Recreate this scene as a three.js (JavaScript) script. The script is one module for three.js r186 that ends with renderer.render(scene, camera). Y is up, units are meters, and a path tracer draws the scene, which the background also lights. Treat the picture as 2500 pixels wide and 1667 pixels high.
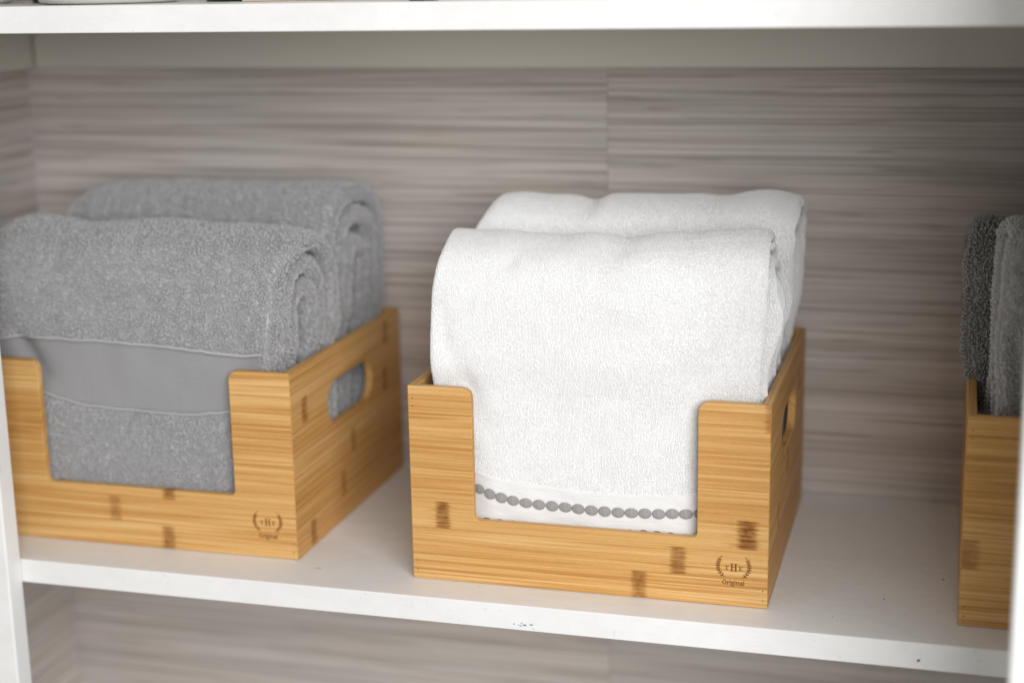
import * as THREE from 'three';
import { RoundedBoxGeometry } from 'three/addons/geometries/RoundedBoxGeometry.js';
import { mergeGeometries, mergeVertices } from 'three/addons/utils/BufferGeometryUtils.js';
import { RectAreaLightUniformsLib } from 'three/addons/lights/RectAreaLightUniformsLib.js';

// ---------------------------------------------------------------- camera, light, exposure
const scene = new THREE.Scene();
const camera = new THREE.PerspectiveCamera(24.41, 1024 / 682, 0.02, 30);
camera.position.set(0.3822, 0.4461, 1.0232);
camera.rotation.order = 'YXZ';
camera.rotation.set(-0.2313, 0.2777, -0.0181);
camera.focus = 1.14;
camera.userData.fStop = 2.35;

RectAreaLightUniformsLib.init();
scene.background = new THREE.Color(0.355, 0.346, 0.326);          // the even light of the room the closet opens into
function windowLight(color, intensity, w, h, at, to) {
  const l = new THREE.RectAreaLight(color, intensity, w, h);
  l.position.set(...at); l.lookAt(...to); scene.add(l);
  return l;
}
windowLight(0xfdfdff, 7.5, 1.4, 1.25, [1.18, 0.92, 1.82], [-0.05, 0.15, -0.1]);

const renderer = new THREE.WebGLRenderer({ antialias: true });
renderer.toneMapping = THREE.LinearToneMapping;
renderer.toneMappingExposure = 1.27;
renderer.shadowMap.enabled = true;
renderer.setSize(1024, 682);

// ---------------------------------------------------------------- helpers
function rng(seed) { let s = seed >>> 0; return () => { s = (s + 0x6d2b79f5) | 0; let t = Math.imul(s ^ (s >>> 15), 1 | s); t = (t + Math.imul(t ^ (t >>> 7), 61 | t)) ^ t; return ((t ^ (t >>> 14)) >>> 0) / 4294967296; }; }
function hash(x, y, s) { let h = Math.imul(x, 374761393) ^ Math.imul(y, 668265263) ^ Math.imul(s, 2147483647 - 1013); h = Math.imul(h ^ (h >>> 13), 1274126177); h ^= h >>> 16; return (h >>> 0) / 4294967296; }
function vn(x, y, s = 0) {                                          // value noise 0..1
  const xi = Math.floor(x), yi = Math.floor(y), fx = x - xi, fy = y - yi, u = fx * fx * (3 - 2 * fx), v = fy * fy * (3 - 2 * fy);
  const a = hash(xi, yi, s), b = hash(xi + 1, yi, s), c = hash(xi, yi + 1, s), d = hash(xi + 1, yi + 1, s);
  return a + (b - a) * u + (c - a) * v + (a - b - c + d) * u * v;
}
const sn = (x, y, s) => vn(x, y, s) * 2 - 1;
// fibres: every thin row is a one-dimensional noise with a phase of its own, so that no cells line up
function fib(x, y, L, h, s) {
  const r = y / h, i = Math.floor(r), f = r - i, w = f * f * (3 - 2 * f);
  const one = (k) => { const u = x / L + hash(k, 17, s) * 613, j = Math.floor(u), t = u - j, a = hash(j, k, s), b = hash(j + 1, k, s); return a + (b - a) * t * t * (3 - 2 * t); };
  const a = one(i); return (a + (one(i + 1) - a) * w) * 2 - 1;
}
const clamp = (x, a = 0, b = 1) => Math.min(b, Math.max(a, x));
const lerp = (a, b, t) => a + (b - a) * t;
const sst = (a, b, x) => { const t = clamp((x - a) / (b - a)); return t * t * (3 - 2 * t); };
function table(pts) {                                               // smooth curve through [x, y] pairs
  return (x) => {
    if (x <= pts[0][0]) return pts[0][1];
    for (let i = 1; i < pts.length; i++) if (x <= pts[i][0]) {
      const [x0, y0] = pts[i - 1], [x1, y1] = pts[i], t = (x - x0) / (x1 - x0), h = x1 - x0;
      const m = (k) => { const a = pts[Math.max(0, k - 1)], b = pts[Math.min(pts.length - 1, k + 1)]; return (b[1] - a[1]) / (b[0] - a[0]); };
      const m0 = m(i - 1) * h, m1 = m(i) * h, t2 = t * t, t3 = t2 * t;
      return (2 * t3 - 3 * t2 + 1) * y0 + (t3 - 2 * t2 + t) * m0 + (-2 * t3 + 3 * t2) * y1 + (t3 - t2) * m1;
    }
    return pts[pts.length - 1][1];
  };
}
function mesh(name, geo, mat, parent, userData) {
  const m = new THREE.Mesh(geo, mat); m.name = name; m.castShadow = m.receiveShadow = true;
  if (userData) Object.assign(m.userData, userData);
  parent.add(m); return m;
}
function group(name, at, userData, turn = 0) {
  const g = new THREE.Group(); g.name = name; g.position.set(...at); g.rotation.y = turn; Object.assign(g.userData, userData); scene.add(g); return g;
}
function metreUV(geo, off = [0, 0]) {
  if (geo.index) geo = geo.toNonIndexed();
  const p = geo.attributes.position, n = geo.attributes.normal, uv = new Float32Array(p.count * 2);
  for (let i = 0; i < p.count; i += 3) {
    let ax = 0, ay = 0, az = 0;
    for (let k = 0; k < 3; k++) { ax += Math.abs(n.getX(i + k)); ay += Math.abs(n.getY(i + k)); az += Math.abs(n.getZ(i + k)); }
    for (let k = 0; k < 3; k++) {
      const x = p.getX(i + k), y = p.getY(i + k), z = p.getZ(i + k);
      const [u, v] = az >= ax && az >= ay ? [x, y] : ay >= ax ? [x, z] : [z, y];
      uv[2 * (i + k)] = u + off[0]; uv[2 * (i + k) + 1] = v + off[1];
    }
  }
  geo.setAttribute('uv', new THREE.BufferAttribute(uv, 2)); return geo;
}
const mbox = (w, h, d, r, at, off) => { const g = metreUV(new RoundedBoxGeometry(w, h, d, 3, r), off ?? at); g.translate(...at); return g; };
function dataTex(w, h, f, srgb, rx = 1, ry = 1) {
  const d = new Uint8Array(w * h * 4), c = [0, 0, 0];
  for (let y = 0; y < h; y++) for (let x = 0; x < w; x++) { f(x, y, c); const i = 4 * (y * w + x); d[i] = c[0]; d[i + 1] = c[1]; d[i + 2] = c[2]; d[i + 3] = 255; }
  const t = new THREE.DataTexture(d, w, h); t.magFilter = THREE.LinearFilter; t.minFilter = THREE.LinearMipmapLinearFilter; t.generateMipmaps = true;
  t.wrapS = t.wrapT = THREE.RepeatWrapping; t.repeat.set(rx, ry); if (srgb) t.colorSpace = THREE.SRGBColorSpace; t.needsUpdate = true; return t;
}

// ---------------------------------------------------------------- painted joinery
const paintBump = dataTex(512, 512, (x, y, c) => {
  const v = 128 + 60 * sn(x / 9, y / 5, 3) + 40 * sn(x / 3.2, y / 2.4, 4) + 40 * sn(x / 40, y / 4, 5);
  c[0] = c[1] = c[2] = clamp(v, 0, 255);
}, false, 1 / 0.16, 1 / 0.16);
const paintTone = dataTex(512, 512, (x, y, c) => {
  const v = 234 + 3 * sn(x / 60, y / 22, 7) + 2 * sn(x / 7, y / 5, 8) - (vn(x / 3, y / 3, 9) > 0.985 ? 14 : 0);
  c[0] = v; c[1] = v; c[2] = v - 1;
}, true, 1 / 0.6, 1 / 0.6);
const whitePaint = new THREE.MeshPhysicalMaterial({ map: paintTone, roughness: 0.42, bumpMap: paintBump, bumpScale: 0.00013, specularIntensity: 0.6 });

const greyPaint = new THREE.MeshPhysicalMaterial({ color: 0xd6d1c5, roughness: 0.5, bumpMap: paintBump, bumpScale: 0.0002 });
const SHELF_T = 0.0192, UP_Y = 0.4073, WALL_Z = -0.299, LEFT_X = -0.464, RIGHT_X = 0.79;
{
  const s = mesh('lower_shelf', mbox(RIGHT_X - LEFT_X, SHELF_T, 0.299, 0.0009, [(RIGHT_X + LEFT_X) / 2, -SHELF_T / 2, -0.1495]), whitePaint, scene,
    { kind: 'structure', label: 'white painted shelf board that carries the three bamboo boxes' });
  // scuffs and specks left on the paint
  const R = rng(91);
  const dark = new THREE.MeshStandardMaterial({ color: 0x4a4138, roughness: 0.8 }), blue = new THREE.MeshStandardMaterial({ color: 0x93a5b5, roughness: 0.8 }), tan = new THREE.MeshStandardMaterial({ color: 0xcaa468, roughness: 0.8 });
  const blot = (name, mat, at, r, front, stretch = 1) => {
    const sh = new THREE.Shape(); const n = 9;
    for (let i = 0; i < n; i++) { const a = i / n * 6.283, q = r * (0.55 + 0.6 * R()); sh[i ? 'lineTo' : 'moveTo'](Math.cos(a) * q * stretch, Math.sin(a) * q); }
    const g = new THREE.ExtrudeGeometry(sh, { depth: 0.00012, bevelEnabled: false }); if (!front) g.rotateX(-Math.PI / 2); g.translate(...at); mesh(name, g, mat, s);
  };
  blot('speck', dark, [0.3455, 0.00002, -0.072], 0.0009, false);
  blot('speck', dark, [0.312, 0.00002, -0.032], 0.0006, false);
  blot('speck', dark, [0.386, 0.00002, -0.12], 0.0012, false);
  blot('speck', dark, [0.372, -0.0125, 0.00002], 0.0009, true, 1.3);
  blot('speck', tan, [-0.078, 0.00002, -0.035], 0.0012, false, 2.2);
  for (let i = 0; i < 11; i++) blot('scuff', blue, [0.088 + 0.016 * R(), -0.0135 - 0.004 * R(), 0.00002], 0.0003 + 0.0005 * R(), true, 1.8);
}
mesh('upper_shelf', mbox(RIGHT_X - LEFT_X, SHELF_T, 0.299, 0.0009, [(RIGHT_X + LEFT_X) / 2, UP_Y + SHELF_T / 2, -0.1495]), whitePaint, scene,
  { kind: 'structure', label: 'white painted shelf board across the top of the photo' });
mesh('added_bottom_shelf', mbox(RIGHT_X - LEFT_X, SHELF_T, 0.299, 0.0009, [(RIGHT_X + LEFT_X) / 2, -0.42, -0.1495]), whitePaint, scene, { kind: 'structure', label: 'unseen white shelf board added below for the light' });  // unseen board, added so light in the lower compartment stays plausible
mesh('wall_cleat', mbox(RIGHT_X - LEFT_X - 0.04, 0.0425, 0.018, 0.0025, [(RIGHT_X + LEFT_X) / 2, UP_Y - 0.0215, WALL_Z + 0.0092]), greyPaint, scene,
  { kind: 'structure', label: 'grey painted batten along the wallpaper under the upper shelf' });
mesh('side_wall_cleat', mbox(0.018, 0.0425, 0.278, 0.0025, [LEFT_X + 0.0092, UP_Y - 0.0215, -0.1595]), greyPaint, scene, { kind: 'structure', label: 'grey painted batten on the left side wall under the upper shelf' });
mesh('cabinet_stile', mbox(0.135, 1.5, 0.019, 0.0018, [-0.3160 - 0.0675, 0.1, 0.0099]), whitePaint, scene, { kind: 'structure', label: 'white painted upright of the closet front at the left edge' });
mesh('cabinet_stile_001', mbox(0.36, 1.5, 0.019, 0.0018, [0.4365 + 0.18, 0.1, 0.0099]), whitePaint, scene, { kind: 'structure', label: 'white painted upright of the closet front behind the door' });
{
  const door = group('sliding_door', [0.4226, -0.62, 0.165], { label: 'blurred white sliding door panel along the right edge', category: 'door' });
  mesh('door_leaf', mbox(0.62, 1.4, 0.02, 0.002, [0.31, 0.7, 0]), whitePaint, door);
  mesh('finger_pull', mbox(0.02, 0.12, 0.003, 0.001, [0.09, 0.7, 0.0112]), new THREE.MeshStandardMaterial({ color: 0xb9b9b6, metalness: 1, roughness: 0.35 }), door);
}

// ---------------------------------------------------------------- grasscloth wallpaper
function grasscloth(seed, wm) {
  const W = 768, H = 2048, hm = 1.2;
  const A = [165, 156, 148], B = [192, 183, 176], C = [211, 203, 197];
  return dataTex(W, H, (px, py, c) => {
    const x = px / W * wm, y = py / H * hm;
    const yw = y + 0.0007 * sn(x / 0.25, y / 0.03, seed + 1) + 0.0002 * sn(x / 0.06, y / 0.008, seed + 2);
    let g = 0.54 + 0.05 * fib(x, yw, 0.34, 0.016, seed + 3) + 0.10 * fib(x, yw, 0.26, 0.0044, seed + 4) + 0.42 * fib(x, yw, 0.20, 0.0020, seed + 5) + 0.36 * fib(x, yw, 0.12, 0.0012, seed + 6);
    const knot = sst(0.45, 0.9, fib(x, yw, 0.05, 0.0017, seed + 7)); g -= 0.42 * knot;
    const pale = sst(0.45, 0.95, fib(x, yw, 0.22, 0.0021, seed + 8)); g += 0.34 * pale;
    const t = clamp(g), tint = sn(x / 0.1, y / 0.02, seed + 9) * 3;
    for (let k = 0; k < 3; k++) c[k] = t < 0.5 ? lerp(A[k], B[k], t * 2) : lerp(B[k], C[k], t * 2 - 1);
    c[0] += tint * 0.5; c[2] -= tint * 0.5;
  }, true, 1 / wm, 1 / hm);
}
function paperMat(seed, wm) {
  const map = grasscloth(seed, wm), m = new THREE.MeshStandardMaterial({ map, roughness: 0.78, bumpMap: map, bumpScale: 0.0005 });
  return m;
}
{
  const wall = mesh('back_wall', mbox(RIGHT_X - LEFT_X + 0.1, 1.3, 0.04, 0.002, [(RIGHT_X + LEFT_X) / 2, 0.12, WALL_Z - 0.0214]), whitePaint, scene, { kind: 'structure', label: 'back wall papered in streaky grey brown grasscloth' });
  const seam = 0.0934;
  mesh('wallpaper_strip', mbox(seam - LEFT_X, 1.2, 0.0012, 0.0002, [(seam + LEFT_X) / 2, 0.12, WALL_Z - 0.0006], [0.28, 0.6]), paperMat(11, 0.62), wall);
  mesh('wallpaper_strip', mbox(RIGHT_X - seam, 1.2, 0.0012, 0.0002, [(seam + RIGHT_X) / 2 + 0.0002, 0.12, WALL_Z - 0.0005], [0.35, 0.6]), paperMat(47, 0.74), wall);
  const sw = mesh('side_wall', mbox(0.04, 1.3, 0.32, 0.002, [LEFT_X - 0.0214, 0.12, -0.15]), whitePaint, scene, { kind: 'structure', label: 'left side wall of the closet papered in grasscloth' });
  mesh('wallpaper_strip', mbox(0.0012, 1.2, 0.298, 0.0002, [LEFT_X - 0.0006, 0.12, -0.149], [0.15, 0.6]), paperMat(83, 0.5), sw);
  const swr = mesh('side_wall_right', mbox(0.04, 1.3, 0.32, 0.002, [RIGHT_X + 0.0214, 0.12, -0.15]), whitePaint, scene, { kind: 'structure', label: 'right side wall of the closet behind the door' });
  mesh('wallpaper_strip', mbox(0.0012, 1.2, 0.298, 0.0002, [RIGHT_X + 0.0006, 0.12, -0.149], [0.35, 0.2]), paperMat(84, 0.5), swr);
}

// ---------------------------------------------------------------- bamboo boxes
const BW = 0.2664, BD = 0.2473, BH = 0.15, PT = 0.0062;
function bambooTex(wm, hm, seed, nodes, logo, brads) {
  const D = 4600, W = Math.round(wm * D), H = Math.round(hm * D);
  const cv = document.createElement('canvas'); cv.width = W; cv.height = H;
  const ctx = cv.getContext('2d'), im = ctx.createImageData(W, H), R = rng(seed * 7 + 1);
  const SH = 0.0206, tones = [], fr = []; for (let i = 0; i < 20; i++) { tones.push((R() - 0.5) * 0.36); fr.push(0.7 + 0.9 * R()); }
  const dk = [178, 127, 66], md = [206, 157, 93], lt = [223, 185, 126], nd = [104, 56, 14];
  for (let py = 0; py < H; py++) {
    const y = hm - (py + 0.5) / D, st = Math.floor((y + 0.0004) / SH), f = fr[st + 2], s0 = seed * 31 + st * 17;
    for (let px = 0; px < W; px++) {
      const x = (px + 0.5) / D;
      const yw = y + 0.0005 * sn(x / 0.09, y / 0.02, s0 + 6);
      let g = 0.52 + tones[st + 2] + 0.10 * fib(x, yw, 0.12, 0.0040, s0) + 0.20 * f * fib(x, yw, 0.10, 0.00120, s0 + 1) + 0.24 * f * fib(x, yw, 0.07, 0.00066, s0 + 2) + 0.07 * sn(x / 0.0022, yw / 0.0004, s0 + 3);
      g -= 0.24 * sst(0.62, 0.95, fib(x, yw, 0.09, 0.00075, s0 + 4)) * f;
      const gl = Math.abs((y + 0.0004) / SH - Math.round((y + 0.0004) / SH)) * SH; g -= 0.22 * sst(0.00045, 0.00012, gl);   // glue line between strips
      let nm = 0;
      for (const q of nodes) {
        const dy = Math.abs(y - q[1]) / (q[3] ?? 0.0102); if (dy > 1.25) continue;
        const dx = (x - q[0]) / (q[4] ?? 0.0048), ry = y / 0.00056, ri = Math.floor(ry), rf = ry - ri;
        const rowDark = (k) => { const c = (hash(k, 3, s0 + 11) - 0.5) * 1.5 + 0.35 * sn(1.5, k / 5, s0 + 16), w = 0.55 + 0.65 * hash(k, 4, s0 + 12), d = 0.25 + 0.75 * hash(k, 5, s0 + 13); return d * sst(1.35, 0.55, Math.abs(dx - c * 0.55) / w); };
        const edge = sst(1.07, 0.97, dy);
        const core = lerp(rowDark(ri), rowDark(ri + 1), rf * rf * (3 - 2 * rf)) * (0.75 + 0.35 * sn(x / 0.0025, y / 0.004, s0 + 15));
        nm = Math.max(nm, edge * q[2] * clamp(0.34 * sst(1.5, 0.7, Math.abs(dx)) + 0.8 * core + 0.22 * sst(3.6, 0.9, Math.abs(dx)) * sst(0.1, 0.7, fib(x, y, 0.014, 0.0007, s0 + 14))));
      }
      g = clamp(g); nm = clamp(nm);
      const i = 4 * (py * W + px);
      for (let k = 0; k < 3; k++) { let v = g < 0.5 ? lerp(dk[k], md[k], g * 2) : lerp(md[k], lt[k], g * 2 - 1); v = lerp(v, nd[k], nm * 0.95); im.data[i + k] = v; }
      im.data[i + 3] = 255;
    }
  }
  ctx.putImageData(im, 0, 0);
  const X = (x) => x * D, Y = (y) => (hm - y) * D;
  ctx.fillStyle = 'rgba(48,30,12,0.75)';
  for (const [x, y] of brads ?? []) { ctx.beginPath(); ctx.ellipse(X(x), Y(y), 2.4, 2.0, 0.4, 0, 6.3); ctx.fill(); }
  if (logo) {                                                       // scorched mark: laurel branches, THE, Original
    const [lx, ly] = logo, mm = D / 1000; ctx.save(); ctx.translate(X(lx), Y(ly)); ctx.scale(mm, mm);
    ctx.fillStyle = ctx.strokeStyle = 'rgba(104,54,14,0.85)'; ctx.lineCap = 'round';
    for (const sgn of [-1, 1]) {
      const bend = table([[0, 9.5], [0.3, 11.2], [0.6, 10.9], [0.85, 8.7], [1, 6.3]]), P = (t) => [sgn * bend(t), lerp(-6.6, 7.6, t)];
      ctx.lineWidth = 0.42; ctx.beginPath(); for (let i = 0; i <= 20; i++) { const p = P(i / 20); ctx[i ? 'lineTo' : 'moveTo'](p[0], p[1]); }
      const e = P(0); ctx.moveTo(e[0], e[1]); ctx.quadraticCurveTo(e[0] - sgn * 0.3, e[1] - 1.7, e[0] - sgn * 1.6, e[1] - 1.5); ctx.stroke();
      for (let i = 0; i < 8; i++) {
        const t = 0.12 + i * 0.115, p = P(t), q = P(t - 0.04), dir = Math.atan2(q[1] - p[1], q[0] - p[0]);
        for (const side of [-1, 1]) { const a = dir + side * 0.85; ctx.beginPath(); ctx.ellipse(p[0] + Math.cos(a) * 1.05, p[1] + Math.sin(a) * 1.05, 1.05, 0.42, a, 0, 6.3); ctx.fill(); }
      }
    }
    ctx.textAlign = 'center'; ctx.textBaseline = 'alphabetic';
    ctx.font = 'bold 4.9px serif'; ctx.fillText('T', -4.9, 1.7); ctx.fillText('E', 5.2, 1.7);
    ctx.save(); ctx.scale(1.0, 1.2); ctx.font = 'bold 6.8px serif'; ctx.fillText('H', 0.1, 2.7); ctx.restore();
    ctx.fillStyle = 'rgba(78,40,10,0.92)'; ctx.font = '4.55px sans-serif'; ctx.lineWidth = 0.18; ctx.strokeStyle = 'rgba(78,40,10,0.8)';
    ctx.fillText('Original', 0, 13.4); ctx.strokeText('Original', 0, 13.4);
    ctx.restore();
  }
  const t = new THREE.CanvasTexture(cv); t.colorSpace = THREE.SRGBColorSpace; t.wrapS = t.wrapT = THREE.RepeatWrapping; return t;
}
function bambooMat(map) { return new THREE.MeshPhysicalMaterial({ map, roughness: 0.47, specularIntensity: 0.55, bumpMap: map, bumpScale: 0.00018 }); }
function rounded(sh, pts) {                                         // polyline with rounded corners: [x, y, r]
  const n = pts.length;
  for (let i = 0; i < n; i++) {
    const [x, y, r = 0] = pts[i], a = pts[(i + n - 1) % n], b = pts[(i + 1) % n];
    const la = Math.hypot(a[0] - x, a[1] - y), lb = Math.hypot(b[0] - x, b[1] - y);
    const p = [x + (a[0] - x) / la * r, y + (a[1] - y) / la * r], q = [x + (b[0] - x) / lb * r, y + (b[1] - y) / lb * r];
    sh[i ? 'lineTo' : 'moveTo'](...p); if (r) sh.quadraticCurveTo(x * 0.96 + (p[0] + q[0]) * 0.02, y * 0.96 + (p[1] + q[1]) * 0.02, ...q);
  }
  sh.closePath(); return sh;
}
function panelGeo(sh, wm, hm, mitre = true) {
  const b = 0.0005;
  let g = new THREE.ExtrudeGeometry(sh, { depth: PT - 2 * b, bevelEnabled: true, bevelThickness: b, bevelSize: b, bevelOffset: -b, bevelSegments: 2, curveSegments: 10 });
  g.translate(0, 0, -(PT - b));
  const p = g.attributes.position, n = g.attributes.normal, uv = g.attributes.uv;
  for (let i = 0; i < p.count; i++) {
    const x = p.getX(i), y = p.getY(i), z = p.getZ(i);
    const flat = Math.abs(n.getZ(i)) > 0.6; uv.setXY(i, (x + (flat ? 0 : z * 0.2)) / wm, (y + (flat ? 0 : z)) / hm);
    if (mitre) { if (x < 0.0011) p.setX(i, x - z + 0.0001); else if (x > wm - 0.0011) p.setX(i, x + z - 0.0001); }
  }
  g.computeVertexNormals(); return g;
}
const frontShape = () => rounded(new THREE.Shape(), [[0, 0], [BW, 0], [BW, BH], [0.2155, BH, 0.0085], [0.2155, 0.0492, 0.0045], [0.0490, 0.0492, 0.0045], [0.0490, BH, 0.0085], [0, BH]]);
const sideShape = () => {
  const sh = rounded(new THREE.Shape(), [[0, 0], [BD, 0], [BD, BH], [0, BH]]), h = new THREE.Path();
  const c = BD / 2, l = 0.0325, r = 0.0178, y = 0.1048;
  h.moveTo(c - l, y + r); h.absarc(c - l, y, r, Math.PI / 2, -Math.PI / 2, false); h.lineTo(c + l, y - r); h.absarc(c + l, y, r, -Math.PI / 2, Math.PI / 2, false); h.closePath();
  sh.holes.push(h); return sh;
};
const plainShape = () => rounded(new THREE.Shape(), [[0, 0], [BW, 0], [BW, BH], [0, BH]]);
const gFront = panelGeo(frontShape(), BW, BH), gSide = panelGeo(sideShape(), BD, BH), gBack = panelGeo(plainShape(), BW, BH);
const brads = [[0.0036, 0.1405], [0.0036, 0.1345], [BW - 0.0036, 0.013], [BW - 0.0034, 0.0055], [0.0036, 0.014], [0.0036, 0.007]];
const genericSide = bambooMat(bambooTex(BD, BH, 61, [[0.05, 0.112, 0.35], [0.19, 0.072, 0.4], [0.12, 0.031, 0.4]]));
const genericBack = bambooMat(bambooTex(BW, BH, 77, [[0.09, 0.092, 0.5], [0.2, 0.031, 0.5]]));
function box(at, turn, label, seed, nodes, sideNodes) {
  const g = group('bamboo_box', at, { label, category: 'box', group: 'bamboo boxes on the shelf' }, turn);
  const fm = bambooMat(bambooTex(BW, BH, seed, nodes, [0.2418, 0.0292], brads));
  mesh('front_panel', gFront, fm, g, { label: 'notched front panel with scorched laurel mark' }).position.set(-BW / 2, 0, BD / 2);
  const sm = sideNodes ? bambooMat(bambooTex(BD, BH, seed + 5, sideNodes)) : genericSide;
  let m = mesh('side_panel', gSide, sm, g); m.position.set(BW / 2, 0, BD / 2); m.rotation.y = Math.PI / 2;
  m = mesh('side_panel', gSide, genericSide, g); m.position.set(-BW / 2, 0, -BD / 2); m.rotation.y = -Math.PI / 2;
  m = mesh('back_panel', gBack, genericBack, g); m.position.set(BW / 2, 0, -BD / 2); m.rotation.y = Math.PI;
  mesh('base', mbox(BW - 2 * PT - 0.0004, 0.006, BD - 2 * PT - 0.0004, 0.0006, [0, 0.0045, 0]), genericBack, g);
  return g;
}
const boxC = [BW / 2, 0, -0.0339 - BD / 2], boxL = [-0.3661 + BW / 2, 0, -0.0471 - BD / 2], boxR = [0.3967 + BW / 2, 0, -0.0359 - BD / 2];
box([boxL[0], 0.0003, boxL[2]], 0, 'left bamboo box with notched front holding light grey towels', 5, [[0.1575, 0.0475, 0.75, 0.006], [0.155, 0.0085, 0.65], [0.109, 0.031, 0.40]], [[0.026, 0.115, 0.55], [0.125, 0.062, 0.4], [0.205, 0.095, 0.5], [0.21, 0.135, 0.5], [0.033, 0.012, 0.6], [0.10, 0.031, 0.4]]);
box([boxC[0], 0.0003, boxC[2]], 0, 'middle bamboo box with sharp notched front holding white towels', 3, [[0.0246, 0.0515, 0.85], [0.2512, 0.0540, 0.95, 0.0105, 0.0060], [0.2017, 0.0312, 0.70], [0.1733, 0.0104, 0.65], [0.268, 0.140, 0.5]], [[0.06, 0.05, 0.4], [0.12, 0.075, 0.6], [0.20, 0.12, 0.4]]);
box([boxR[0], 0.0003, boxR[2]], 0, 'right bamboo box cut off by the white door edge', 9, [[0.004, 0.052, 0.5, 0.0105, 0.007], [0.11, 0.03, 0.5]], null);

// ---------------------------------------------------------------- towels
const makeLoop = (tall, wire, up) => {
  const g = new THREE.TorusGeometry(0.00062, wire, 4, 6, Math.PI * 1.36); g.rotateZ(-Math.PI * 0.18); g.scale(1, tall, 1); g.translate(0, up, 0); return g;
};
const fineLoop = makeLoop(0.8, 0.00042, -0.00008), longLoop = makeLoop(2.1, 0.00033, 0.00074);
// A folded layer: a sheet of cloth that runs up the front, over the top and down the back. pts are [y, z] of its outer face.
function layer({ pts, t, xl, xr, N = 150, M = 90, disp, rise }) {
  const cur = new THREE.SplineCurve(pts.map(([y, z]) => new THREE.Vector2(y, z))); cur.arcLengthDivisions = 600;
  const P = cur.getSpacedPoints(800), len = cur.getLength();
  const at = (s) => { const f = clamp(s) * 800, i = Math.min(799, Math.floor(f)), k = f - i; return [lerp(P[i].x, P[i + 1].x, k), lerp(P[i].y, P[i + 1].y, k)]; };
  const norm = (s) => { const a = at(s - 0.004), b = at(s + 0.004); let ty = b[0] - a[0], tz = b[1] - a[1]; const l = Math.hypot(ty, tz) || 1; return [-tz / l, ty / l]; };
  const r = t / 2, E = 7, Q = [];                                  // cross-section of the sheet: outer face, right edge, inner face, left edge
  for (let i = 0; i <= M; i++) Q.push(['o', i / M]);
  for (let i = 1; i < E; i++) Q.push(['r', i / E]);
  for (let i = 0; i <= 24; i++) Q.push(['i', 1 - i / 24]);
  for (let i = 1; i < E; i++) Q.push(['l', i / E]);
  function point(side, q, s, lift = 0) {
    const [y0, z0] = at(s), [ny, nz] = norm(s), L = xl(s, y0), Rr = xr(s, y0);
    let x, off;
    if (side === 'o') { x = lerp(L, Rr, q); off = lift; } else if (side === 'i') { x = lerp(L, Rr, q); off = -t - lift; }
    else if (side === 'r') { x = Rr + (r + lift) * Math.sin(q * Math.PI); off = -r + (r + lift) * Math.cos(q * Math.PI); }
    else { x = L - (r + lift) * Math.sin(q * Math.PI); off = -r - (r + lift) * Math.cos(q * Math.PI); }
    const d = disp ? disp(x, y0, s, nz) : 0, h = rise ? rise(x) * sst(0.17, 0.245, y0) : 0;
    return [x, y0 + ny * (off + d) + h, z0 + nz * (off + d)];
  }
  const pos = [], idx = [], n = Q.length;
  for (let j = 0; j <= N; j++) for (const [sd, q] of Q) pos.push(...point(sd, q, j / N));
  for (let j = 0; j < N; j++) for (let i = 0; i < n; i++) { const a = j * n + i, b = j * n + (i + 1) % n, c = a + n, d = b + n; idx.push(a, b, c, b, d, c); }
  for (const j of [0, N]) { const c = pos.length / 3; let sx = 0, sy = 0, sz = 0; for (let i = 0; i < n; i++) { sx += pos[3 * (j * n + i)]; sy += pos[3 * (j * n + i) + 1]; sz += pos[3 * (j * n + i) + 2]; } pos.push(sx / n, sy / n, sz / n); for (let i = 0; i < n; i++) { const a = j * n + i, b = j * n + (i + 1) % n; idx.push(...(j ? [a, b, c] : [b, a, c])); } }
  const geo = new THREE.BufferGeometry(); geo.setAttribute('position', new THREE.Float32BufferAttribute(pos, 3)); geo.setIndex(idx); geo.computeVertexNormals();
  const sOfY = (y) => { let a = 0, b = 0.42; for (let k = 0; k < 30; k++) { const m = (a + b) / 2; at(m)[0] < y ? (a = m) : (b = m); } return (a + b) / 2; };
  const qOfX = (x, s) => { const y = at(s)[0], L = xl(s, y), Rr = xr(s, y); return (x - L) / (Rr - L); };
  return { geo, point, at, len, t, xl, xr, sOfY, qOfX };
}
function frame(ly, side, q, s) {
  const e = 0.004, f = 0.003, a = ly.point(side, q, s), b = ly.point(side, Math.min(1, q + e), s), b0 = ly.point(side, Math.max(0, q - e), s), c = ly.point(side, q, Math.min(1, s + f)), c0 = ly.point(side, q, Math.max(0, s - f));
  const U = new THREE.Vector3(b[0] - b0[0], b[1] - b0[1], b[2] - b0[2]).normalize(), V = new THREE.Vector3(c[0] - c0[0], c[1] - c0[1], c[2] - c0[2]).normalize();
  const n = new THREE.Vector3().crossVectors(U, V).normalize(); if (side === 'i') n.negate();
  return { p: new THREE.Vector3(...a), U, V, n };
}
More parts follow.
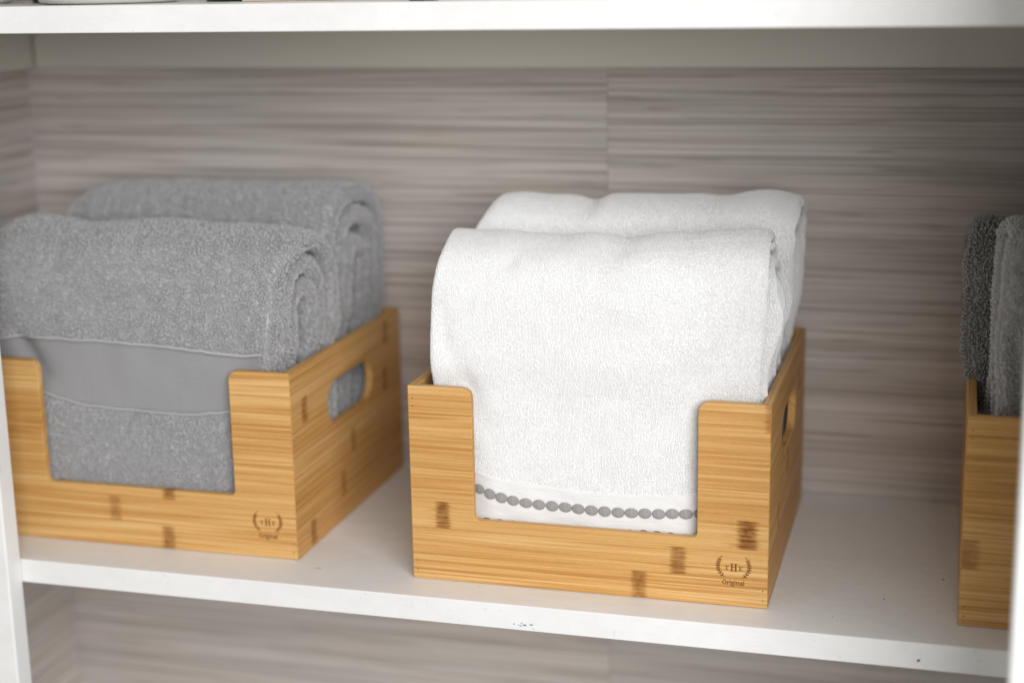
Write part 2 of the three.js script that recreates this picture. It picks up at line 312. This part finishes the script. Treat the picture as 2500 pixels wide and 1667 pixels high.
// loops of terry pile in rows over the faces that keep() leaves
function pile(list, ly, { pitch, size, seed, keep, ends = 0.03, both = false, tilt = 0.45, clump = 0.0055, inner = true, swirl = 2.6 }) {
  const R = rng(seed), M4 = new THREE.Matrix4(), W = 0.25;
  const sides = [['o', Math.round(W / pitch)], ['r', Math.round(Math.PI * ly.t / 2 / pitch)], ['l', both ? Math.round(Math.PI * ly.t / 2 / pitch) : 0], ['i', inner ? Math.round(W / pitch) : 0]];
  const rows = Math.round(ly.len / pitch);
  for (let j = 0; j < rows; j++) for (const [sd, nq] of sides) for (let i = 0; i < nq; i++) {
    const s = (j + 0.5 + (R() - 0.5) * 0.7) / rows, q = (i + 0.5 + (R() - 0.5) * 0.55 + (j % 2) * 0.0) / nq, r1 = R(), r2 = R(), r3 = R(), r4 = R();
    if (s <= 0 || s >= 1 || q < 0 || q > 1) continue;
    if (sd === 'i' && !(q > 1 - ends || (both && q < ends))) continue;
    const y = ly.at(s)[0];
    if (!keep(sd, q, s, y, ly)) continue;
    const { p, U, V, n } = frame(ly, sd, q, s);
    const k = clump, cx = sn(p.x / k, (p.y + p.z) / k, seed + 1) * 0.7 + sn(p.x / k * 2.3, (p.y + p.z) / k * 2.3, seed + 2) * 0.5, cy = sn(p.x / k, (p.y + p.z) / k, seed + 3) * 0.7 + sn(p.x / k * 2.3, (p.y + p.z) / k * 2.3, seed + 4) * 0.5;
    const Y = n.clone().addScaledVector(U, tilt * (cx + (r1 - 0.5) * 0.9)).addScaledVector(V, tilt * (cy + (r2 - 0.5) * 0.9) - 0.15).normalize();
    const an = (r3 - 0.5) * swirl + 1.57, X = U.clone().multiplyScalar(Math.cos(an)).addScaledVector(V, Math.sin(an)); X.addScaledVector(Y, -X.dot(Y)).normalize();
    const Z = new THREE.Vector3().crossVectors(X, Y), sc = size * (0.8 + 0.45 * r4);
    M4.makeBasis(X.multiplyScalar(sc), Y.multiplyScalar(sc), Z.multiplyScalar(sc)); M4.setPosition(p);
    list.push(M4.clone());
  }
}
function addPile(list, mat, parent, loop) {
  const im = new THREE.InstancedMesh(loop, mat, list.length); list.forEach((m, i) => im.setMatrixAt(i, m));
  im.name = 'terry_loops'; im.userData.kind = 'stuff'; im.castShadow = im.receiveShadow = true; parent.add(im);
}
const seg = (x, y, [ax, ay, bx, by]) => { const t = clamp(((x - ax) * (bx - ax) + (y - ay) * (by - ay)) / ((bx - ax) ** 2 + (by - ay) ** 2)); return Math.hypot(x - ax - t * (bx - ax), y - ay - t * (by - ay)); };
const fb = (s, a, b) => lerp(a, b, sst(0.43, 0.57, s));             // front edge value that turns into the back edge value over the top
function nested(z0, z1, top, k, dz = 0.0128, dt = 0.0140, fwd = 0) {                         // outer-face path of the k-th layer of a folded towel between z0 (front) and z1 (back)
  const zc = (z0 + z1) / 2, a = (z0 - z1) / 2 - k * dz, T = top - k * dt, sh = k * 0.0012, c = Math.min(0.042, a * 1.05);
  const b = 0.0105;
  const P = [[b, zc + a + sh], [0.05, zc + a + sh], [0.10, zc + a * 1.0 + sh], [T - c * 1.35, zc + a * 0.995 + sh], [T - c * 0.62, zc + a * 0.93 + sh], [T - c * 0.20, zc + a * 0.66 + sh], [T, zc + sh * 0.5], [T - c * 0.20, zc - a * 0.66 + sh], [T - c * 0.62, zc - a * 0.93 + sh], [T - c * 1.35, zc - a * 0.995 + sh], [0.10, zc - a + sh], [0.05, zc - a + sh], [b, zc - a + sh]];
  const w = (y, z) => (k ? 0.0022 * sn(y / 0.022, z / 0.03, 90 + k) * sst(0.12, 0.17, y) : 0);
  return P.map(([y, z], i) => [y, z + fwd * sst(0.10, 0.18, y) + w(y, z)]);
}
const wh = (c, rough = 0.95) => new THREE.MeshPhysicalMaterial({ color: new THREE.Color().setRGB(...c), roughness: rough, sheen: 0.25, sheenRoughness: 0.6, sheenColor: new THREE.Color().setRGB(...c) });
const M = {
  white: wh([0.885, 0.885, 0.882]), grey: wh([0.475, 0.472, 0.477]), pale: wh([0.56, 0.55, 0.55]), dark: wh([0.37, 0.365, 0.35]),
  hem: wh([0.80, 0.797, 0.793], 0.8), band: wh([0.34, 0.337, 0.343], 0.8), cord: wh([0.42, 0.42, 0.425], 0.8),
  thread: new THREE.MeshPhysicalMaterial({ map: dataTex(256, 8, (x, y, c) => { const v = 226 + 28 * sn(x * 0.9, y * 0.2, 71); c[0] = v; c[1] = v; c[2] = v; }, true), bumpMap: dataTex(256, 8, (x, y, c) => { c[0] = c[1] = c[2] = 128 + 120 * sn(x * 0.9, y * 0.2, 71); }, false), bumpScale: 0.0003, color: new THREE.Color().setRGB(0.47, 0.45, 0.445), roughness: 0.36, specularIntensity: 1, sheen: 0.4, sheenRoughness: 0.3 }),
  navy: new THREE.MeshPhysicalMaterial({ color: new THREE.Color().setRGB(0.035, 0.036, 0.05), roughness: 0.4, specularIntensity: 1 }),
};
function towel(at, userData, mat, layers, pileOpt) {
  const g = group('folded_towel', at, userData), list = [];
  layers.forEach((ly, k) => { ly.geo.translate(-at[0], -at[1], -at[2]); mesh(k ? 'inner_fold' : 'outer_fold', ly.geo, mat, g); pile(list, ly, { ...pileOpt, seed: pileOpt.seed + k * 13, keep: (...a) => pileOpt.keep(k, ...a) }); });
  const T = new THREE.Matrix4().makeTranslation(-at[0], -at[1], -at[2]); list.forEach((m) => m.premultiply(T));
  addPile(list, mat, g, pileOpt.long ? longLoop : fineLoop); return g;
}
const shift = (geo, at) => geo.translate(-at[0], -at[1], -at[2]);

// flat woven band following the outer fold between two height curves
function bandGeo(ly, x0, x1, yb, yt, lift, rib, cols = 110, rows = 150) {
  const pos = [], idx = [];
  for (let j = 0; j <= rows; j++) for (let i = 0; i <= cols; i++) {
    const x = lerp(x0, x1, i / cols), v = j / rows, y = lerp(yb(x), yt(x), v), s = ly.sOfY(y);
    const edge = Math.min(sst(0, 0.02, v), sst(1, 0.98, v), sst(0, 0.015, i / cols), sst(1, 0.985, i / cols));
    const rb = rib ? rib(x, y, v) : 0;
    pos.push(...ly.point('o', ly.qOfX(x, s), s, -0.0006 + edge * (lift + 0.0006) + rb * edge));
  }
  for (let j = 0; j < rows; j++) for (let i = 0; i < cols; i++) { const a = j * (cols + 1) + i, b = a + 1, c = a + cols + 1, d = c + 1; idx.push(a, b, c, b, d, c); }
  const g = new THREE.BufferGeometry(); g.setAttribute('position', new THREE.Float32BufferAttribute(pos, 3)); g.setIndex(idx); g.computeVertexNormals(); return g;
}
function cordGeo(ly, x0, x1, yf, r, lift) {
  const pts = []; for (let i = 0; i <= 90; i++) { const x = lerp(x0, x1, i / 90), s = ly.sOfY(yf(x) + 0.0004 * sn(x / 0.006, 1, 5)); pts.push(new THREE.Vector3(...ly.point('o', ly.qOfX(x, s), s, lift))); }
  return new THREE.TubeGeometry(new THREE.CatmullRomCurve3(pts), 220, r, 6);
}

// --- white towel in front
{
  const at = [BW / 2 + 0.005, 0.0085, -0.093];
  const ridge = table([[0.0, 0.000], [0.0237, 0.001], [0.0615, 0.0], [0.1055, -0.0008], [0.127, 0.0], [0.1594, -0.0022], [0.19, 0.0015], [0.2178, 0.005], [0.2488, 0.0055], [0.27, 0.001]]);
  const creases = [[[0.048, 0.222, 0.074, 0.243], 0.0022, 0.006], [[0.074, 0.243, 0.105, 0.252], 0.0018, 0.009], [[0.148, 0.246, 0.162, 0.262], 0.0020, 0.011], [[0.118, 0.240, 0.148, 0.246], 0.0018, 0.010], [[0.033, 0.178, 0.041, 0.150], 0.0028, 0.009], [[0.041, 0.150, 0.058, 0.118], 0.0030, 0.010], [[0.024, 0.205, 0.027, 0.170], 0.0025, 0.006], [[0.215, 0.165, 0.245, 0.195], 0.0030, 0.012], [[0.19, 0.13, 0.215, 0.10], 0.002, 0.012]];
  const disp = (x, y, s, nz) => {
    if (nz < -0.35) return 0.002 * sn(x / 0.04, y / 0.05, 21);
    let d = 0.0024 * sn(x / 0.055, y / 0.06, 22) + 0.0011 * sn(x / 0.02, y / 0.024, 23);
    for (const [sg, a, w] of creases) { const q = seg(x, y, sg) / w; if (q < 3) d -= a * Math.exp(-q * q); }
    const free = sst(0.14, 0.175, y);
    return d * lerp(0.35, 1, sst(0.06, 0.13, y)) + free * 0.003 - 0.0042 * sst(0.165, 0.135, y) * lerp(0.1, 1, Math.max(sst(0.062, 0.040, x), sst(0.205, 0.225, x)));
  };
  const xr0 = table([[0.0, 0.2545], [0.10, 0.2535], [0.15, 0.2515], [0.165, 0.2515], [0.185, 0.2535], [0.21, 0.2550], [0.235, 0.2560], [0.262, 0.253]]), xl0 = table([[0, 0.018], [0.10, 0.019], [0.15, 0.0195], [0.17, 0.0195], [0.19, 0.0200], [0.215, 0.0215], [0.24, 0.0240], [0.262, 0.0275]]);
  const outer = layer({ pts: nested(-0.0455, -0.143, 0.2535, 0), t: 0.0085, xl: (s, y) => fb(s, xl0(y), 0.018), xr: (s, y) => fb(s, xr0(y), 0.2525) + 0.0008 * sn(s * 70, 0, 4), disp, rise: ridge, N: 190, M: 120 });
  const in1 = layer({ pts: nested(-0.0455, -0.143, 0.2535, 1), t: 0.008, xl: (s, y) => 0.019 + 0.0015 * sn(s * 9, 1, 6), xr: (s, y) => 0.2545 + 0.0095 * Math.exp(-(((y - 0.205) / 0.030) ** 2)) + 0.0016 * sn(s * 12, 1, 7) + 0.0012 * sn(s * 40, 1, 8), rise: ridge, M: 30 });
  const in2 = layer({ pts: nested(-0.0455, -0.143, 0.2535, 2), t: 0.008, xl: () => 0.02, xr: (s) => 0.2535 + 0.002 * sn(s * 12, 1, 9), M: 30 });
  const hem = table([[0.0, 0.086], [0.047, 0.0812], [0.065, 0.0772], [0.0919, 0.0738], [0.138, 0.0716], [0.1835, 0.0726], [0.214, 0.0755], [0.27, 0.078]]);
  const g = towel(at, { label: 'white terry towel with grey dotted hem at front of middle box', category: 'towel', group: 'towels standing folded in the boxes' }, M.white, [outer, in1, in2], {
    pitch: 0.00112, size: 0.86, seed: 101, tilt: 0.14, swirl: 0.9, clump: 0.008, both: true,
    keep: (k, sd, q, s, y, ly) => { if (k) return y > 0.13 && (sd === 'r' || sd === 'l' || (q > 0.94 && sd !== 'i')); const x = sd === 'o' ? lerp(ly.xl(s, y), ly.xr(s, y), q) : q; if (s > 0.5) return y > 0.14; return sd === 'o' ? y > hem(x) + 0.0022 : y > 0.12; },
  });
  mesh('hem', shift(bandGeo(outer, 0.024, 0.248, () => 0.03, (x) => hem(x) + 0.0026, 0.0011, (x, y) => 0.0004 * sn(x / 0.012, y / 0.006, 3) + 0.00012 * sn(x / 0.002, y / 0.0012, 4)), at), M.hem, g, { label: 'smooth white woven hem with embroidered grey dots' });
  const row = table([[0.03, 0.0745], [0.0445, 0.0715], [0.0509, 0.0700], [0.058, 0.0676], [0.070, 0.0645], [0.0979, 0.0618], [0.1472, 0.0606], [0.18, 0.0614], [0.2103, 0.0632], [0.25, 0.065]]);
  const dotGeo = new THREE.SphereGeometry(1, 28, 14);
  const stitch = (name, mat, x, y, slope, w, h) => {
    const s = outer.sOfY(y), q = outer.qOfX(x, s), f = frame(outer, 'o', q, s), p = new THREE.Vector3(...outer.point('o', q, s, 0.0017));
    const X = f.U.clone().addScaledVector(f.V, slope).normalize(), Z = f.n, Y = new THREE.Vector3().crossVectors(Z, X);
    const m = mesh(name, dotGeo, mat, g); m.matrixAutoUpdate = true;
    m.quaternion.setFromRotationMatrix(new THREE.Matrix4().makeBasis(X, Y, Z)); m.position.copy(p).sub(new THREE.Vector3(...at)); m.scale.set(w, h, 0.0009); return m;
  };
  for (let i = 0, x = 0.0410; x < 0.225; i++) { const sl = (row(x + 0.003) - row(x - 0.003)) / 0.006; stitch('embroidered_dot', M.thread, x, row(x) + 0.0004 * (hash(i, 4, 5) - 0.5), sl, 0.0049 * Math.cos(Math.atan(sl)) * (0.95 + 0.08 * hash(i, 2, 5)), 0.0039 * (0.94 + 0.1 * hash(i, 3, 5))); x += 0.00995 / Math.sqrt(1 + sl * sl) * (x < 0.07 ? 0.92 : 1); }
  const low = table([[0.05, 0.0452], [0.075, 0.0447], [0.09, 0.0435], [0.15, 0.0436], [0.175, 0.0452], [0.215, 0.0440]]);
  for (let x = 0.0560; x < 0.22; x += 0.0099) stitch('dark_embroidered_dot', M.navy, x, low(x), 0, 0.0046, 0.0034);
}
// --- white towel behind
{
  const at = [BW / 2 + 0.008, 0.0085, -0.205];
  const ridge = table([[0.0, -0.006], [0.0189, -0.004], [0.03, 0.0], [0.056, 0.0008], [0.087, 0.0], [0.1046, -0.0030], [0.1185, 0.0002], [0.157, 0.002], [0.2018, 0.004], [0.2459, 0.0055], [0.272, 0.002]]);
  const disp = (x, y, s, nz) => 0.0024 * sn(x / 0.06, y / 0.05, 31) + 0.001 * sn(x / 0.022, y / 0.02, 32) - 0.0018 * Math.exp(-((seg(x, y, [0.085, 0.245, 0.104, 0.272]) / 0.010) ** 2)) - 0.003 * Math.exp(-((seg(x, y, [0.205, 0.272, 0.235, 0.235]) / 0.012) ** 2));
  const out = layer({ pts: nested(-0.152, -0.256, 0.2682, 0), t: 0.0085, xl: (s, y) => 0.0155 + 0.012 * sst(0.235, 0.275, y), xr: (s, y) => 0.2530 + 0.008 * sst(0.15, 0.2, y) + 0.003 * sst(0.2, 0.28, y) + 0.001 * sn(s * 60, 0, 14), disp, rise: ridge, N: 170, M: 110 });
  const in1 = layer({ pts: nested(-0.152, -0.256, 0.2682, 1), t: 0.008, xl: () => 0.02, xr: (s, y) => 0.2535 + 0.007 * sst(0.15, 0.2, y) + 0.002 * sn(s * 14, 1, 17), rise: ridge, M: 30 });
  const in2 = layer({ pts: nested(-0.152, -0.256, 0.2682, 2), t: 0.008, xl: () => 0.02, xr: (s, y) => 0.250 + 0.006 * sst(0.15, 0.2, y) + 0.002 * sn(s * 12, 1, 19), M: 30 });
  towel(at, { label: 'taller plain white towel behind the dotted one in middle box', category: 'towel', group: 'towels standing folded in the boxes' }, M.white, [out, in1, in2], { pitch: 0.0014, size: 1.0, seed: 151, tilt: 0.14, swirl: 0.9, clump: 0.008, both: true, keep: (k, sd, q, s, y) => (k ? y > 0.14 && (sd === 'r' || (q > 0.95 && sd === 'o')) : y > (s < 0.5 ? 0.2 : 0.15)) });
}
// --- light grey towel in front, left box
{
  const at = [-0.24, 0.0085, -0.108];
  const ridge = table([[-0.39, -0.012], [-0.374, -0.006], [-0.3486, 0.003], [-0.325, 0.0015], [-0.3011, -0.001], [-0.2152, 0.0015], [-0.1401, 0], [-0.1108, -0.003], [-0.09, -0.008]]);
  const creases = [[[-0.355, 0.20, -0.330, 0.150], 0.0025, 0.009], [[-0.335, 0.165, -0.32, 0.14], 0.0028, 0.010], [[-0.30, 0.22, -0.25, 0.20], 0.0015, 0.015]];
  const disp = (x, y, s, nz) => {
    if (nz < -0.35) return 0.002 * sn(x / 0.04, y / 0.05, 41);
    let d = 0.0022 * sn(x / 0.06, y / 0.05, 42) + 0.0009 * sn(x / 0.02, y / 0.02, 43);
    for (const [sg, a, w] of creases) { const q = seg(x, y, sg) / w; if (q < 3) d -= a * Math.exp(-q * q); }
    return d * lerp(0.35, 1, sst(0.06, 0.13, y)) + 0.005 * Math.exp(-(((y - 0.188) / 0.04) ** 2)) - 0.0024 * sst(0.165, 0.135, y) * lerp(0.1, 1, Math.max(sst(-0.305, -0.330, x), sst(-0.160, -0.140, x)));
  };
  const xr0 = table([[0, -0.128], [0.10, -0.128], [0.14, -0.1270], [0.165, -0.1240], [0.19, -0.1215], [0.215, -0.1190], [0.235, -0.115], [0.258, -0.108]]);
  const outer = layer({ pts: nested(-0.0600, -0.158, 0.2508, 0), t: 0.011, xl: (s, y) => -0.352 - 0.018 * sst(0.155, 0.2, y), xr: (s, y) => fb(s, xr0(y), -0.1165 + 0.0065 * sst(0.148, 0.172, y) + 0.002 * sst(0.25, 0.2, y)), disp, rise: ridge, N: 190, M: 120 });
  const in1 = layer({ pts: nested(-0.0600, -0.158, 0.2508, 1, 0.0140, 0.0205, 0.0035), t: 0.0115, xl: () => -0.35, xr: (s, y) => fb(s, -0.1165, -0.112) + 0.002 * sn(s * 9, 1, 27) - 0.007 * sst(0.165, 0.145, y), disp: (x, y, s) => 0.0036 * sn(s * 11, x / 0.05, 44) * sst(0.14, 0.17, y), M: 40 });
  const in2 = layer({ pts: nested(-0.0600, -0.158, 0.2508, 2, 0.0140, 0.0205, 0.001), t: 0.0115, xl: () => -0.35, xr: (s, y) => fb(s, -0.1185, -0.1155) + 0.002 * sn(s * 9, 1, 29) - 0.005 * sst(0.165, 0.145, y), disp: (x, y, s) => 0.0036 * sn(s * 11, x / 0.05, 45) * sst(0.14, 0.17, y), M: 40 });
  const yt = table([[-0.39, 0.164], [-0.357, 0.1647], [-0.33, 0.1672], [-0.29, 0.1675], [-0.247, 0.1668], [-0.186, 0.1645], [-0.142, 0.1605], [-0.124, 0.1622], [-0.10, 0.165]]);
  const yb = table([[-0.39, 0.135], [-0.345, 0.1285], [-0.323, 0.1220], [-0.282, 0.1125], [-0.2285, 0.1100], [-0.197, 0.1100], [-0.16, 0.1140], [-0.13, 0.117]]);
  const g = towel(at, { label: 'light grey terry towel with ribbed woven band in left box', category: 'towel', group: 'towels standing folded in the boxes' }, M.grey, [outer, in1, in2], {
    pitch: 0.00185, size: 1.2, seed: 201, long: true, tilt: 0.72, clump: 0.0045, ends: 0.1,
    keep: (k, sd, q, s, y, ly) => { if (k) return y > 0.08 && (sd === 'r' || q > 0.86); if (s > 0.5) return y > 0.08 && (sd !== 'o' || y > 0.14 || q > 0.85); if (sd !== 'o') return y > 0.13; const x = lerp(ly.xl(s, y), ly.xr(s, y), q); if (q > 0.994 && y < 0.168) return true; return y > 0.04 && (y > yt(x) + 0.0012 || y < yb(x) - 0.0012); },
  });
  mesh('woven_band', shift(bandGeo(outer, -0.366, -0.1245, yb, yt, 0.0012, (x, y, v) => 0.00045 * Math.sin(v * 52 * Math.PI) + 0.0001 * sn(x / 0.0014, y / 0.02, 9), 150, 300), at), M.band, g, { label: 'smooth ribbed grey band across the towel' });
  mesh('piping', shift(cordGeo(outer, -0.366, -0.1245, yt, 0.0014, 0.0026), at), M.cord, g);
  mesh('piping', shift(cordGeo(outer, -0.352, -0.1265, yb, 0.0011, 0.0022), at), M.cord, g);
}
// --- light grey towel behind, left box
{
  const at = [-0.235, 0.0085, -0.22];
  const ridge = table([[-0.385, -0.02], [-0.3779, -0.016], [-0.3503, -0.004], [-0.31, 0.0], [-0.2824, 0.0005], [-0.1525, 0.004], [-0.1135, 0.001], [-0.09, -0.004]]);
  const disp = (x, y, s, nz) => 0.0025 * sn(x / 0.06, y / 0.05, 51) + 0.001 * sn(x / 0.022, y / 0.02, 52);
  const out = layer({ pts: nested(-0.166, -0.272, 0.2682, 0), t: 0.011, xl: (s, y) => -0.355 - 0.014 * sst(0.16, 0.22, y) + 0.02 * sst(0.235, 0.275, y), xr: (s, y) => fb(s, -0.121 + 0.006 * sst(0.19, 0.26, y), -0.1165 + 0.0055 * sst(0.148, 0.172, y)), disp, rise: ridge, N: 170, M: 110 });
  const in1 = layer({ pts: nested(-0.166, -0.272, 0.2682, 1, 0.0140, 0.0195, -0.003), t: 0.0115, xl: () => -0.35, xr: (s, y) => fb(s, -0.122, -0.1185) + (fb(s, 0.005, 0.006)) * sst(0.148, 0.175, y) + 0.0015 * sn(s * 10, 1, 37), disp: (x, y, s) => 0.0036 * sn(s * 11, x / 0.05, 54) * sst(0.14, 0.17, y), rise: ridge, M: 40 });
  const in2 = layer({ pts: nested(-0.166, -0.272, 0.2682, 2, 0.0140, 0.0195, 0.002), t: 0.0115, xl: () => -0.35, xr: (s, y) => -0.1205 + 0.007 * sst(0.148, 0.175, y) + 0.002 * sn(s * 9, 1, 39), disp: (x, y, s) => 0.0036 * sn(s * 11, x / 0.05, 55) * sst(0.14, 0.17, y), M: 40 });
  towel(at, { label: 'taller light grey towel at the back of left box', category: 'towel', group: 'towels standing folded in the boxes' }, M.grey, [out, in1, in2], { pitch: 0.0019, size: 1.25, seed: 251, long: true, tilt: 0.6, clump: 0.0055, ends: 0.1, keep: (k, sd, q, s, y) => (k ? y > 0.08 && (sd === 'r' || q > 0.88) : y > (s < 0.5 ? 0.2 : 0.15) || (y > 0.08 && (sd === 'r' || q > 0.86))) });
}
// --- right box: paler grey towel in front, dark grey behind
{
  const at = [0.54, 0.0085, -0.092];
  const disp = (x, y, s, nz) => 0.0028 * sn(x / 0.05, y / 0.05, 61) + 0.0012 * sn(x / 0.02, y / 0.02, 62) - 0.005 * Math.exp(-((seg(x, y, [0.424, 0.20, 0.43, 0.15]) / 0.006) ** 2));
  const xl0 = table([[0, 0.42], [0.14, 0.42], [0.165, 0.4215], [0.2, 0.4185], [0.235, 0.4210], [0.262, 0.4230], [0.28, 0.431]]);
  const out = layer({ pts: nested(-0.050, -0.128, 0.2745, 0), t: 0.0095, xl: (s, y) => fb(s, xl0(y), 0.4175) + 0.002 * sn(s * 14, 1, 3), xr: () => 0.652, disp, N: 150, M: 90 });
  const in1 = layer({ pts: nested(-0.050, -0.128, 0.2745, 1), t: 0.009, xl: (s) => 0.4185 + 0.003 * sn(s * 12, 1, 4), xr: () => 0.65, M: 30 });
  towel(at, { label: 'mid grey towel at the right edge, nearest in right box', category: 'towel', group: 'towels standing folded in the boxes' }, M.pale, [out, in1], { pitch: 0.0019, size: 1.15, seed: 301, long: true, tilt: 0.5, clump: 0.006, both: true, ends: 0.1, keep: (k, sd, q, s, y) => y > 0.12 && (sd === 'l' || (q < 0.5 && (!k || q < 0.1))) });
}
{
  const at = [0.53, 0.0085, -0.2];
  const disp = (x, y, s, nz) => 0.003 * sn(x / 0.04, y / 0.05, 71) + 0.0012 * sn(x / 0.018, y / 0.02, 72);
  const xl0 = table([[0, 0.412], [0.13, 0.412], [0.15, 0.4045], [0.175, 0.4005], [0.21, 0.4010], [0.24, 0.4000], [0.262, 0.4055], [0.275, 0.412]]);
  const out = layer({ pts: nested(-0.140, -0.245, 0.2575, 0), t: 0.0135, xl: (s, y) => xl0(y), xr: () => 0.652, disp, N: 150, M: 90 });
  const in1 = layer({ pts: nested(-0.140, -0.245, 0.2575, 1), t: 0.012, xl: () => 0.413, xr: () => 0.65, M: 30 });
  towel(at, { label: 'dark charcoal shaggy towel at the back of right box', category: 'towel', group: 'towels standing folded in the boxes' }, M.dark, [out, in1], { pitch: 0.0023, size: 1.55, seed: 351, long: true, tilt: 0.6, clump: 0.006, both: true, ends: 0.1, keep: (k, sd, q, s, y) => y > 0.09 && (sd === 'l' || (q < 0.5 && !k)) });
}

// ---------------------------------------------------------------- jars and boxes on the upper shelf (only their feet are in view)
{
  const Y = UP_Y + SHELF_T + 0.0002;
  const glass = new THREE.MeshPhysicalMaterial({ color: 0xeceae4, roughness: 0.16, transmission: 0.35, thickness: 0, ior: 1.5, clearcoat: 1, clearcoatRoughness: 0.05 });
  const cotton = new THREE.MeshStandardMaterial({ color: 0xe9e6df, roughness: 1 });
  const wood = new THREE.MeshStandardMaterial({ color: 0xcbbba6, roughness: 0.6 }), green = new THREE.MeshPhysicalMaterial({ color: 0x27351f, roughness: 0.25 }), black = new THREE.MeshStandardMaterial({ color: 0x2a2622, roughness: 0.5 });
  const jar = (x, z, r, label) => {
    const g = group('glass_jar', [x, Y, z], { label, category: 'jar', group: 'jars on the upper shelf' });
    const V = (a, b) => new THREE.Vector2(a, b);
    mesh('glass_body', new THREE.LatheGeometry([V(0, 0), V(r * 0.86, 0), V(r * 0.95, 0.0015), V(r, 0.006), V(r, 0.11), V(r * 0.9, 0.118), V(r * 0.87, 0.117), V(r * 0.95, 0.108), V(r * 0.95, 0.008), V(r * 0.88, 0.005), V(0, 0.005)], 48), glass, g);
    mesh('contents', new THREE.LatheGeometry([V(0, 0.0056), V(r * 0.82, 0.0056), V(r * 0.9, 0.011), V(r * 0.9, 0.08), V(r * 0.6, 0.088), V(0, 0.09)], 40), cotton, g);
    mesh('lid', new THREE.LatheGeometry([V(0, 0.1185), V(r * 0.93, 0.1185), V(r * 0.97, 0.121), V(r * 0.97, 0.129), V(r * 0.93, 0.131), V(0, 0.131)], 48), wood, g);
  };
  jar(-0.405, -0.105, 0.052, 'frosted glass jar foot at the top left corner on the upper shelf');
  jar(-0.245, -0.078, 0.055, 'wider frosted glass jar foot right of the corner jar on the upper shelf');
  const bottle = (x, z, r, h, mat, name, label, category) => {
    const g = group(name, [x, Y, z], { label, category }), V = (a, b) => new THREE.Vector2(a, b);
    mesh('bottle_body', new THREE.LatheGeometry([V(0, 0), V(r * 0.92, 0), V(r, 0.003), V(r, h * 0.62), V(r * 0.8, h * 0.72), V(r * 0.34, h * 0.8), V(r * 0.34, h * 0.9), V(0, h * 0.9)], 40), mat, g);
    mesh('cap', new THREE.LatheGeometry([V(0, h * 0.902), V(r * 0.42, h * 0.902), V(r * 0.42, h), V(0, h)], 30), black, g);
  };
  bottle(-0.325, -0.14, 0.024, 0.13, green, 'green_bottle', 'dark green bottle between the two glass jars', 'bottle');
  bottle(-0.155, -0.10, 0.02, 0.13, green, 'green_bottle_001', 'dark green bottle right of the wider glass jar', 'bottle');
  const wb = group('wooden_tray', [-0.085, Y, -0.11], { label: 'pale wooden tray on the upper shelf behind its front edge', category: 'tray' });
  mesh('tray_base', mbox(0.1, 0.006, 0.07, 0.001, [0, 0.003, 0]), wood, wb);
  for (const [w, d, x, z] of [[0.1, 0.005, 0, 0.0325], [0.1, 0.005, 0, -0.0325], [0.005, 0.06, -0.0475, 0], [0.005, 0.06, 0.0475, 0]]) mesh('tray_wall', mbox(w, 0.03, d, 0.001, [x, 0.0212, z]), wood, wb);
  bottle(0.025, -0.025, 0.011, 0.05, black, 'dark_vial', 'small dark vial near the front edge of the upper shelf', 'bottle');
}

scene.traverse((o) => { if (o.isMesh) { o.castShadow = true; o.receiveShadow = true; } });
renderer.render(scene, camera);
